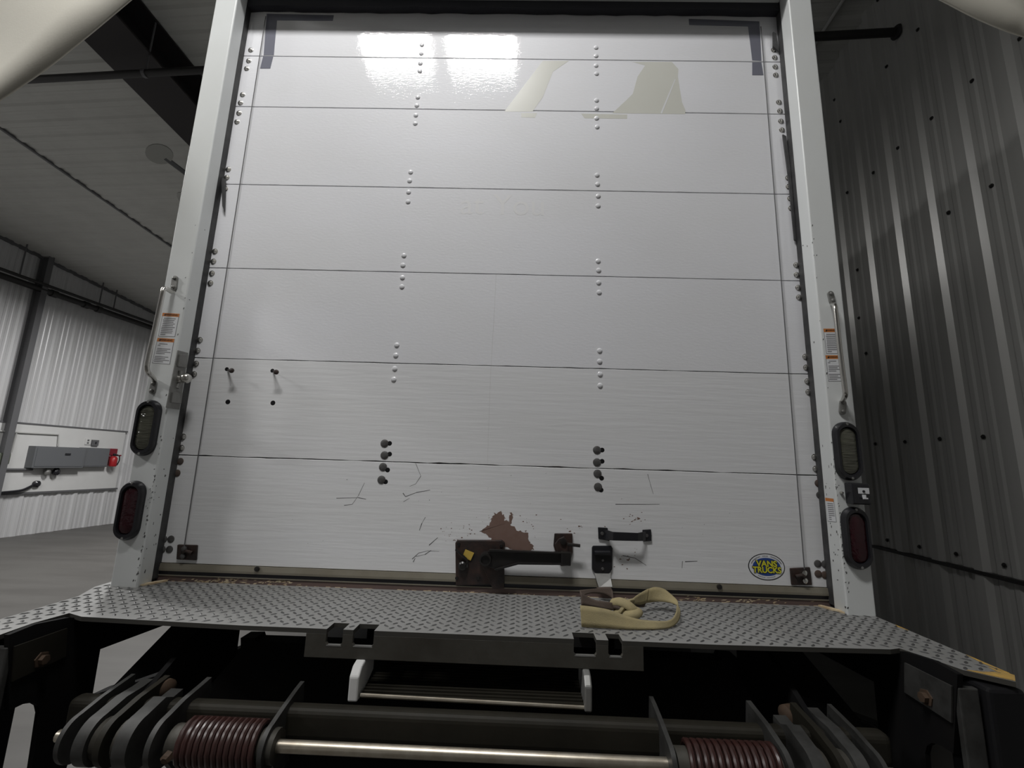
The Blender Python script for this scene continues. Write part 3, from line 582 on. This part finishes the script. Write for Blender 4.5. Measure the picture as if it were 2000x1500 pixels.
# lift switch box between the right lamps
c = Vector((1.173, 0, Z(-.054)))
mb = MB(); mb.box((c.x - .028, -.125, c.z - .032), (c.x + .028, -.089, c.z + .034)); sw = link('lift_switch', mb, blackp, TR, bevel=.004)
mb = MB(); mb.box((c.x - .010, -.1262, c.z + .002), (c.x + .024, -.125, c.z + .020)); link('switch_label', mb, white_s, sw)
mb = MB(); mb.lathe((c.x + .006, -.1262, c.z + .009), (0, -1, 0), [(.004, 0), (.004, .002)], 10); link('label_hole', mb, blackp, sw)
mb = MB(); mb.box((c.x + .001, -.134, c.z - .010), (c.x + .007, -.125, c.z - .001)); mb.box((c.x - .003, -.136, c.z - .014), (c.x + .011, -.132, c.z - .010)); link('toggle', mb, white_s, sw)
mb = MB(); mb.lathe((c.x - .040, -.09, c.z + .002), (0, -1, 0), [(.005, 0), (.005, .003), (.003, .010)], 10); link('side_screw', mb, chrome, sw, smooth=True)
# grab handles
def handle(path, ends):
    mb = MB(); mb.tube(cr([onY(*p) for p in path], 7), .0075, 10); g = link('grab_handle', mb, chrome, TR, smooth=True)
    for e in ends:
        P = [onY(x, y, -.091) for x, y in e]; a, b = P; d = (b - a); 
        mb = MB(); ring = []
        w_ = Vector((-d.z, 0, d.x)).normalized() * .011; k = 8; u = d.normalized()
        for i in range(k + 1): t_ = math.pi * i / k; ring.append(b + w_ * math.cos(t_) + u * .011 * math.sin(t_))
        for i in range(k + 1): t_ = math.pi + math.pi * i / k; ring.append(a + w_ * math.cos(t_) + u * .011 * math.sin(t_))
        mb.prism(ring, (0, -.006, 0)); f = link('mounting_foot', mb, galv, g, bevel=.0015)
        for q in (a, b):
            mb = MB(); mb.lathe(q + Vector((0, -.006, 0)), (0, -1, 0), [(.006, 0), (.006, .004), (.003, .006)], 8); link('foot_bolt', mb, galv, g, smooth=True)
handle([(338, 569, -.095), (333, 569, -.125), (325, 564, -.16), (319, 566, -.172), (316, 580, -.175), (303, 640, -.175), (289, 702, -.175), (287, 718, -.172), (290, 728, -.16), (298, 736, -.125), (302, 743, -.095)], [[(343, 545), (341, 562)], [(302, 750), (299, 764)]])
handle([(1626, 594, -.095), (1628, 595, -.13), (1630, 599, -.155), (1633, 620, -.16), (1641, 690, -.16), (1650, 758, -.16), (1651, 770, -.155), (1649, 777, -.13), (1646, 783, -.095)], [[(1621, 575), (1624, 588)], [(1645, 787), (1644, 804)]])
# warning stickers
def sticker(name, px, par, y, lines, hdr=.14, X=None):
    f = (lambda a, b: onX(a, b, X)) if X else (lambda a, b: onY(a, b, y))
    A, B, Cc, D = [f(*p) for p in px]; off = Vector((0, -.0004, 0)) if not X else Vector((-.0004 if X > 0 else .0004, 0, 0))
    def q(u, v): return (A.lerp(B, u)).lerp(D.lerp(Cc, u), v)
    def quad(u0, v0, u1, v1, k): return [q(u0, v0) + off * k, q(u1, v0) + off * k, q(u1, v1) + off * k, q(u0, v1) + off * k]
    mb = MB(); mb.prism(quad(0, 0, 1, 1, 1), off * -.9); st = link(name, mb, greyink, par)
    mb = MB(); mb.prism(quad(.03, .0, .97, .985, 1.6), off * -.5); link('sticker_face', mb, white_s, st)
    mb = MB(); mb.prism(quad(0, 0, 1, hdr, 2.2), off * -.5); link('orange_band', mb, orange, st)
    mb = MB(); n = len(lines)
    for i, (a, b) in enumerate(lines):
        if b <= a: continue
        v = hdr + .07 + (1 - hdr - .1) * i / n; mb.prism(quad(a, v, b, v + (1 - hdr) / n * .42, 2.2), off * -.5)
    o = link('small_print', mb, greyink, st); o['kind'] = 'stuff'
    if not X:
        w_ = (B - A).length; c = q(.55, hdr / 2) + off * 3; ang = math.atan2((B - A).z, (B - A).x)
        text('band_lettering', 'WARNING', w_ * .15, inkb, st, c, (math.pi / 2, -ang, 0), .0002)
        a, b, cc = q(.10, hdr * .8) + off * 3, q(.22, hdr * .8) + off * 3, q(.17, hdr * .15) + off * 3
        mb = MB(); mb.prism([a, b, cc], off * -.5); link('band_symbol', mb, inkb, st)
    return st
L1 = [(.14, .84), (.1, .78), (.12, .74), (.12, .84), (.12, .76), (.1, .88), (.1, .78), (.1, .8), (.1, .78), (.1, .4)]
L2 = [(.18, .66), (.1, .26), (0, 0), (.12, .88), (.12, .70), (.1, .92), (.1, .6), (0, 0), (.08, .84), (.08, .68), (.08, .92), (.06, .6)]
sticker('warning_sticker', [(318, 611), (351, 613), (342, 658), (309, 657)], posts[-1], -.09, L1)
sticker('warning_sticker', [(308, 660), (341, 662), (332, 712), (297, 709)], posts[-1], -.09, L2)
sticker('warning_sticker', [(1608, 642), (1638, 642), (1641, 691), (1614, 691)], posts[1], -.09, L1)
sticker('warning_sticker', [(1612, 694), (1642, 694), (1647, 745), (1618, 745)], posts[1], -.09, L2)
st = sticker('jamb_sticker', [(1612, 972), (1628, 974), (1634, 1020), (1617, 1018)], posts[1], -.09, [(.2, .9)] * 7 + [(.2, .5)] * 2, X=1.1168)
# door holder on the left jamb
def onJ(x, y): return onX(x, y, -1.1165)
mb = MB(); P = [onJ(*q) for q in ((346, 684), (366, 689), (349, 800), (323, 796))]; mb.prism(P, (.004, 0, 0)); dh = link('door_holder', mb, galv, posts[-1], bevel=.001)
for px in ([(347, 692), (363, 693), (360, 718), (343, 716)], [(333, 766), (352, 767), (349, 788), (330, 786)]):
    mb = MB(); mb.prism([onJ(*q) for q in px], (.010, 0, 0)); link('holder_pad', mb, galv, dh, bevel=.001)
c = onJ(349, 741); mb = MB(); mb.lathe(c, (1, -.25, .1), [(.016, 0), (.014, .01), (.010, .018), (.016, .024), (.018, .034), (.014, .044), (.006, .049)], 18); link('holder_knob', mb, chrome, dh, smooth=True)
mb = MB(); mb.tube([onJ(349, 724) + Vector((.006, 0, 0)), c + Vector((.008, 0, 0)), onJ(343, 758) + Vector((.006, 0, 0))], .006, 8); link('holder_bar', mb, galv, dh, smooth=True)
# ================================================================== the liftgate
LG = thing('liftgate', (0, -.3, 0), 'steel liftgate with tread plate step mounted under the truck door', 'liftgate')
zt = Z(-.42)
N = [onZ(x, y, zt).x for x, y in ((639, 1228), (670, 1230), (690, 1231), (731, 1232), (1121, 1248), (1165, 1250), (1188, 1250), (1216, 1252))]
yf, ym, dn = -.378, -.352, .045
front = []
for a, b in ((N[0], N[1]), (N[2], N[3]), (N[4], N[5]), (N[6], N[7])): front += [(a, yf), (a, yf + dn), (b, yf + dn), (b, yf)]
outl = [(-1.2, -.055), (-1.2, -.49), (-1.17, -.52), (-1.09, -.505), (-1.098, -.42), (-1.085, -.34), (-1.03, -.362)] + [(-.6, yf)] + front + [(.6, yf), (1.03, -.362), (1.06, -.352), (1.09, -.43), (1.105, -.47), (1.166, -.52), (1.195, -.487), (1.2, -.38), (1.2, -.055)]
outl = [(-1.25, -.005), (-1.245, -.10), (-1.20, -.20)] + outl[1:-1] + [(1.2, -.005)]
mb = MB(); mb.prism([(x, y, zt - .011) for x, y in outl], (0, 0, .011)); mb.mi = [2] + [0] + [2] * len(outl)
def inside(x, y):
    r = False; j = len(outl) - 1
    for i in range(len(outl)):
        (x1, y1), (x2, y2) = outl[i], outl[j]
        if (y1 > y) != (y2 > y) and x < (x2 - x1) * (y - y1) / (y2 - y1) + x1: r = not r
        j = i
    return r
sp = .0172
for i in range(-72, 73):
    for j in range(-30, 0):
        if (i + j) % 2: continue
        x, y = i * sp, j * sp + .004
        if not all(inside(x + dx, y + dy) for dx in (-.009, .009) for dy in (-.009, .009)): continue
        a = math.pi / 4 if i % 2 else -math.pi / 4
        ca, sa = math.cos(a), math.sin(a); l, w_ = .0115, .0037
        R = lambda u, v, h: (x + u * ca - v * sa, y + u * sa + v * ca, zt + h)
        mb.add([R(-l, 0, 0), R(-l * .45, -w_, 0), R(l * .45, -w_, 0), R(l, 0, 0), R(l * .45, w_, 0), R(-l * .45, w_, 0), R(-l * .5, 0, .0022), R(l * .5, 0, .0022)],
               [(0, 1, 6), (1, 2, 7, 6), (2, 3, 7), (3, 4, 7), (4, 5, 6, 7), (5, 0, 6)], 1)
sp_plate = link('step_plate', mb, [plate_m, lug_m, edge_m], LG)
mb = MB()
for pts in ([(1.197, -.17), (1.19, -.185), (1.197, -.215)], [(1.196, -.49), (1.168, -.518), (1.11, -.472), (1.15, -.478), (1.175, -.475), (1.18, -.45)], [(1.197, -.38), (1.188, -.43), (1.193, -.475), (1.196, -.48)]):
    mb.prism([(x, y, zt + .0005) for x, y in pts], (0, 0, .0012))
o = link('yellow_paint', mb, yelp, sp_plate); o['kind'] = 'stuff'
# face plate with four notches
fx0, fx1 = -.432, .414; zf0, zf1 = Z(-.487), zt - .011; zn = zt - .026 - .011
pts = [(fx0, zf0), (fx0, zf1)]
for a, b in ((N[0], N[1]), (N[2], N[3]), (N[4], N[5]), (N[6], N[7])): pts += [(a, zf1), (a, zn + .006), (a + .005, zn), (b - .005, zn), (b, zn + .006), (b, zf1)]
pts += [(fx1, zf1), (fx1, zf0)]
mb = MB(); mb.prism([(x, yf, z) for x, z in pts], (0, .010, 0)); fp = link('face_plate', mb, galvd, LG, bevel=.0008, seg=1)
mb = MB()
for a, b in ((N[0], N[1]), (N[2], N[3]), (N[4], N[5]), (N[6], N[7])):
    mb = MB(); mb.box((a + .002, yf - .0005, zn - .0025), (b - .002, yf + .009, zn + .0005)); link('notch_lip', mb, galv, fp)
# fold-down step below
zs = Z(-.549)
mb = MB(); mb.box((-.272, -.405, zs - .012), (.266, -.22, zs - .004))
for k in range(11): y = -.396 + k * .016; mb.box((-.272, y, zs - .004), (.266, y + .006, zs))
fs = link('folding_step', mb, galvk, LG)
mb = MB(); mb.tube([(-.272, -.408, zs - .004), (-.1, -.408, zs - .006), (.1, -.408, zs - .008), (.266, -.408, zs - .010)], .0045, 8); link('step_nosing', mb, shaftm, fs, smooth=True)
for s_, x in ((-1, -.291), (1, .272)):
    mb = MB(); mb.prism([(x - .009, -.375, Z(-.487)), (x - .009, -.40, Z(-.492)), (x - .009, -.418, Z(-.51)), (x - .009, -.418, Z(-.565)), (x - .009, -.38, Z(-.565)), (x - .009, -.30, Z(-.54)), (x - .009, -.30, Z(-.487))], (.018 + (.006 if s_ < 0 else 0), 0, 0)); link('step_bracket', mb, boardm if s_ < 0 else galv, fs, bevel=.004)
# main cross tube and shaft
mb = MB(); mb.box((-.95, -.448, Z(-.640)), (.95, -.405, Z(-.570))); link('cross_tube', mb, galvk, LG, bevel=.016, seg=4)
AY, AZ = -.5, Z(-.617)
mb = MB(); mb.box((-.64, -.41, Z(-.80)), (.64, -.39, Z(-.632))); link('shade_blocker', mb, under, LG)  # added dark sheet, hides lit floor below the tube
mb = MB(); mb.tube([(-.43, AY, AZ), (.43, AY, AZ)], .0125, 16); link('shaft', mb, shaftm, LG, smooth=True)
def hplate(x, th, r, m, name='hinge_plate', back=(-.37, -.545), flat_=.0, low=-.70):
    mb = MB(); ring = []
    for k in range(21):
        a = math.radians(95 + k * 9.4); ring.append((x - th / 2, AY + r * math.cos(a), AZ + r * math.sin(a)))
    ring += [(x - th / 2, AY + .04, Z(low)), (x - th / 2, back[0] + .02, Z(low + .01)), (x - th / 2, back[0], Z(back[1])), (x - th / 2, back[0] - .03, Z(back[1]) - .004), (x - th / 2, AY + .045, AZ + r + .012)]
    mb.prism(ring, (th, 0, 0)); return link(name, mb, m, LG, smooth=True)
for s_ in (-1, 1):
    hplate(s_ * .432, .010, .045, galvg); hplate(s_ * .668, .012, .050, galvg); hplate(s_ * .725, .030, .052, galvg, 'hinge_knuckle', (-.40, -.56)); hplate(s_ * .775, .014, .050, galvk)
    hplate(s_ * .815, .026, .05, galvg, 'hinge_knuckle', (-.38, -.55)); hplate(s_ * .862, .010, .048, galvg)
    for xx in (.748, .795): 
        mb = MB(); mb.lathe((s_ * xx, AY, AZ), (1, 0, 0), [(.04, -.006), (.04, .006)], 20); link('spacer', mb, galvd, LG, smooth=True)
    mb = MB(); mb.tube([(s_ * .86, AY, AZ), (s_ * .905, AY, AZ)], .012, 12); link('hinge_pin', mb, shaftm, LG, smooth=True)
    # torsion spring with its sleeve
    x0, x1 = s_ * .615, s_ * .445; n = 13; path = []
    if s_ > 0: x0, x1 = .655, .462
    for k in range(n * 14 + 1): a = 2 * math.pi * k / 14; path.append((x0 + (x1 - x0) * k / (n * 14), AY + .042 * math.cos(a), AZ + .0 + .042 * math.sin(a)))
    e = Vector(path[0] if s_ < 0 else path[-1])
    tail = [e + Vector((-.012 if s_ < 0 else -.012, 0, .004)), e + Vector((-.022, .03, .02)), e + Vector((-.024, .06, .02))]
    path = tail[::-1] + path if s_ < 0 else path + tail
    mb = MB(); mb.tube(path, .0066, 8); spr = link('torsion_spring', mb, springm, LG, smooth=True)
    xa = x0 if s_ < 0 else x1
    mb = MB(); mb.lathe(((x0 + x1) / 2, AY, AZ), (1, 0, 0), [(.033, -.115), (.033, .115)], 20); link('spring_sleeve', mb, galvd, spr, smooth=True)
    c = Vector((xa - .016, AY - .040, AZ - .016)); mb = MB(); mb.lathe(c + Vector((0, .02, .01)), (0, -1, -.3), [(.011, 0), (.011, .022), (.007, .026)], 6); link('sleeve_bolt', mb, rustb, LG)
# black side plates, gussets, corner posts, rubber bumpers
def mir(P, s_): return [Vector((s_ * abs(p.x), p.y, p.z)) for p in P]
SP = [onX(x, y, -1.06) for x, y in ((18, 1240), (70, 1219), (135, 1206), (340, 1214), (196, 1268), (181, 1356), (160, 1400), (130, 1500), (120, 1540), (50, 1540), (62, 1500), (78, 1392), (75, 1378), (65, 1372), (45, 1375), (18, 1388))]
GP = [onX(x, y, 1.055) for x, y in ((1766, 1294), (1858, 1340), (1858, 1412), (1766, 1352))]
BRc = [onY(x, y, -.2) for x, y in ((345, 1212), (420, 1214), (367, 1272), (337, 1303), (182, 1357), (182, 1380), (160, 1400), (181, 1356), (216, 1345))]
VP = [onY(x, y, -.16) for x, y in ((367, 1212), (418, 1214), (417, 1258), (414, 1262), (412, 1296), (362, 1296), (362, 1278))]
CM = [onY(x, y, .02) for x, y in ((150, 1372), (182, 1357), (415, 1287), (470, 1266), (470, 1246), (498, 1246), (500, 1253), (620, 1257))]
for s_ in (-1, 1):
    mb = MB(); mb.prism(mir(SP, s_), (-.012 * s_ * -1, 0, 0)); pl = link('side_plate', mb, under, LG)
    mb = MB(); mb.prism(mir(GP, s_), (.004 * s_, 0, 0)); link('gusset', mb, galvg if s_ > 0 else galvk, pl)  # left one takes the darker steel, painting in its shaded side
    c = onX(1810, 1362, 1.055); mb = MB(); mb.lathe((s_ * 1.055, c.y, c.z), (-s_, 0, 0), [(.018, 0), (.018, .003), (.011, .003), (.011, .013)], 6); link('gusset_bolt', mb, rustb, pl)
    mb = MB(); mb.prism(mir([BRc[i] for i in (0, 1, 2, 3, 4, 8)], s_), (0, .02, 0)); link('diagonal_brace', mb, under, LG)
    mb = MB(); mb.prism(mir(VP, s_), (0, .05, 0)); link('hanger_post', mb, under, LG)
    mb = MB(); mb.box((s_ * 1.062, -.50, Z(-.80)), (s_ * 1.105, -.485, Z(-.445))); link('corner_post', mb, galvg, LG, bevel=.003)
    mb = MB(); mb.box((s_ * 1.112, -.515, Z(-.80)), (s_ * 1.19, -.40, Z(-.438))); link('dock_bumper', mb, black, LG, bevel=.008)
    c = onX(305, 1340, -.80) if s_ < 0 else onX(1560, 1393, .80)
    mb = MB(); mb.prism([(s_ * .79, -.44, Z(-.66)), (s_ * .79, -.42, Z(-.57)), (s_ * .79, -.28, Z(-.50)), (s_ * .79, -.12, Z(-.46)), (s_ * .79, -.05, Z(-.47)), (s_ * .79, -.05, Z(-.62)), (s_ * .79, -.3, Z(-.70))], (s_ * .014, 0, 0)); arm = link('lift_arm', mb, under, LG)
    mb = MB(); mb.lathe((s_ * .79, c.y, c.z), (-s_, -.35, 0), [(.020, 0), (.021, .012), (.021, .03), (.012, .036)], 16); link('arm_pivot_bolt', mb, rustb, arm, smooth=True)
P = CM + [Vector((-p.x, p.y, p.z)) for p in CM[::-1]]; P = P + [Vector((P[-1].x, .02, Z(-.95))), Vector((P[0].x, .02, Z(-.95)))]
mb = MB(); mb.prism(P, (0, .06, 0)); link('crossmember_backdrop', mb, under, LG)  # black backdrop sheet cut along the frame edge, standing in for underbody dark
# ================================================================== webbing strap on the step
def zs_(a): return (1100 + a[0] / 7.692, 1110 + a[1] / 7.692)
ST = thing('webbing_strap', onZ(1230, 1215, zt), 'knotted tan and brown webbing pull strap lying on the tread plate', 'strap')
def ribbon(name, rows, m, th=.003, n=8):
    """rows: (lower px, upper px, y lower or None on the plate, y upper)"""
    A, B = [], []
    for lo, hi, ya, yb in rows:
        a = onZ(*zs_(lo), zt + .0025) if ya is None else onY(*zs_(lo), ya)
        b = onY(*zs_(hi), a.y + yb if ya is None else yb); A.append(a); B.append(b)
    A, B = cr(A, n), cr(B, n); mb = MB(); k = 5; vs = []; fs = []
    for a, b in zip(A, B): vs += [a.lerp(b, i / (k - 1)) for i in range(k)]
    for i in range(len(A) - 1):
        for j in range(k - 1): fs.append((i * k + j, i * k + j + 1, (i + 1) * k + j + 1, (i + 1) * k + j))
    mb.add(vs, fs); o = link(name, mb, m, ST, smooth=True); md = o.modifiers.new('thick', 'SOLIDIFY'); md.thickness = th; md.offset = 0; return o
ribbon('tan_loop', [((275, 880), (255, 555), None, .006), ((480, 893), (470, 580), None, .008), ((700, 905), (700, 625), None, .010), ((950, 918), (950, 715), None, .012), ((1200, 920), (1170, 772), None, .014), ((1420, 915), (1380, 790), None, .012), ((1580, 900), (1560, 787), None, .006),
                    ((1690, 840), (1655, 740), -.265, -.262), ((1748, 745), (1700, 650), -.235, -.232), ((1752, 620), (1705, 570), -.2, -.19), ((1690, 545), (1722, 500), -.165, -.15), ((1590, 512), (1640, 410), -.14, -.13), ((1450, 500), (1520, 315), -.13, -.115), ((1330, 510), (1390, 280), -.13, -.115), ((1250, 520), (1270, 312), -.14, -.125)], web_y)
ribbon('loop_return', [((1250, 520), (1280, 308), -.142, -.126), ((1160, 545), (1200, 350), -.16, -.145), ((1070, 540), (1090, 420), -.18, -.17), ((1010, 570), (1000, 500), -.195, -.19), ((960, 640), (920, 560), -.205, -.20)], web_y)
ribbon('tail_end', [((1215, 585), (1240, 525), -.15, -.14), ((1120, 580), (1150, 520), -.16, -.15), ((1050, 560), (1080, 500), -.175, -.17)], web_b)
ribbon('brown_band', [((275, 555), (262, 360), -.265, -.25), ((480, 580), (450, 470), -.25, -.24), ((650, 620), (640, 500), -.235, -.225), ((760, 630), (740, 520), -.22, -.215), ((800, 620), (780, 540), -.215, -.21)], web_b)
ribbon('brown_band', [((262, 430), (250, 328), -.24, -.225), ((420, 372), (420, 312), -.2, -.19), ((600, 385), (600, 295), -.16, -.14), ((720, 440), (720, 300), -.15, -.12), ((760, 520), (740, 400), -.17, -.15)], web_b)
ribbon('hanging_end', [((600, 360), (500, 290), -.05, -.035), ((680, 350), (600, 285), -.06, -.035), ((740, 330), (710, 285), -.08, -.04)], web_b)
def kn(pts, r, m, sx=.5): 
    mb = MB(); mb.tube(cr([onY(*zs_(q[:2]), q[2]) for q in pts], 7), r, 12, sx=sx); link('knot_turn', mb, m, ST, smooth=True)
kn([(740, 510, -.20), (840, 500, -.225), (950, 540, -.24), (1040, 610, -.245), (1100, 670, -.24), (1060, 710, -.225)], .0135, web_y, .6)
kn([(1030, 500, -.19), (960, 520, -.215), (900, 590, -.235), (850, 650, -.23), (780, 660, -.215)], .012, web_y, .6)
kn([(940, 690, -.24), (1010, 690, -.252), (1090, 680, -.25), (1120, 640, -.235)], .0155, web_y, .7)
kn([(780, 560, -.215), (850, 570, -.23), (920, 620, -.235), (960, 690, -.23)], .010, web_b, .7)
# ================================================================== cream canvas flaps in the upper corners
def flap(px, Y0, Y1, label, fold):
    mb = MB(); n = len(px); rows = []
    for i, (a, b) in enumerate(px): rows.append(((a), (b)))
    A = cr([onY(*a, Y0) for a, b in px], 8); B = cr([onY(*b, Y1) for a, b in px], 8); k = 9; vs = []; fs = []
    for i, (a, b) in enumerate(zip(A, B)):
        for j in range(k):
            t_ = j / (k - 1); p = a.lerp(b, t_); p.y += .02 * math.sin(t_ * 3.1) * math.sin(i * .16 + fold) + .008 * t_ * math.sin(t_ * 7 + i * .3); vs.append(p)
    for i in range(len(A) - 1):
        for j in range(k - 1): fs.append((i * k + j, i * k + j + 1, (i + 1) * k + j + 1, (i + 1) * k + j))
    mb.add(vs, fs); o = link('canvas_flap', mb, canvas, smooth=True); md = o.modifiers.new('thick', 'SOLIDIFY'); md.thickness = .004; md.offset = 0
    tag(o, label, 'canvas')
    for i in (2, len(B) // 2, len(B) - 3):
        q = B[i]; mb = MB(); mb.tube([q - Vector((0, 0, .03)), Vector((q.x, q.y, ceil_z(bco(q)[1]) - .02))], .005, 6); link('hanging_rope', mb, cond, o)
    return o
flap([((-140, 300), (-260, 60)), ((-60, 232), (-200, -20)), ((0, 195), (-120, -60)), ((85, 138), (-60, -130)), ((165, 75), (0, -200)), ((225, 25), (60, -240)), ((275, -18), (110, -280)), ((340, -80), (180, -330))], -.75, -.38, 'cream canvas flap hanging in the upper left corner', 0)
flap([((1730, -60), (1820, -330)), ((1790, -22), (1880, -280)), ((1838, 0), (1940, -240)), ((1900, 32), (2020, -190)), ((1960, 58), (2100, -140)), ((2005, 73), (2160, -100)), ((2090, 100), (2260, -60))], -.75, -.38, 'cream canvas flap hanging in the upper right corner', 1)
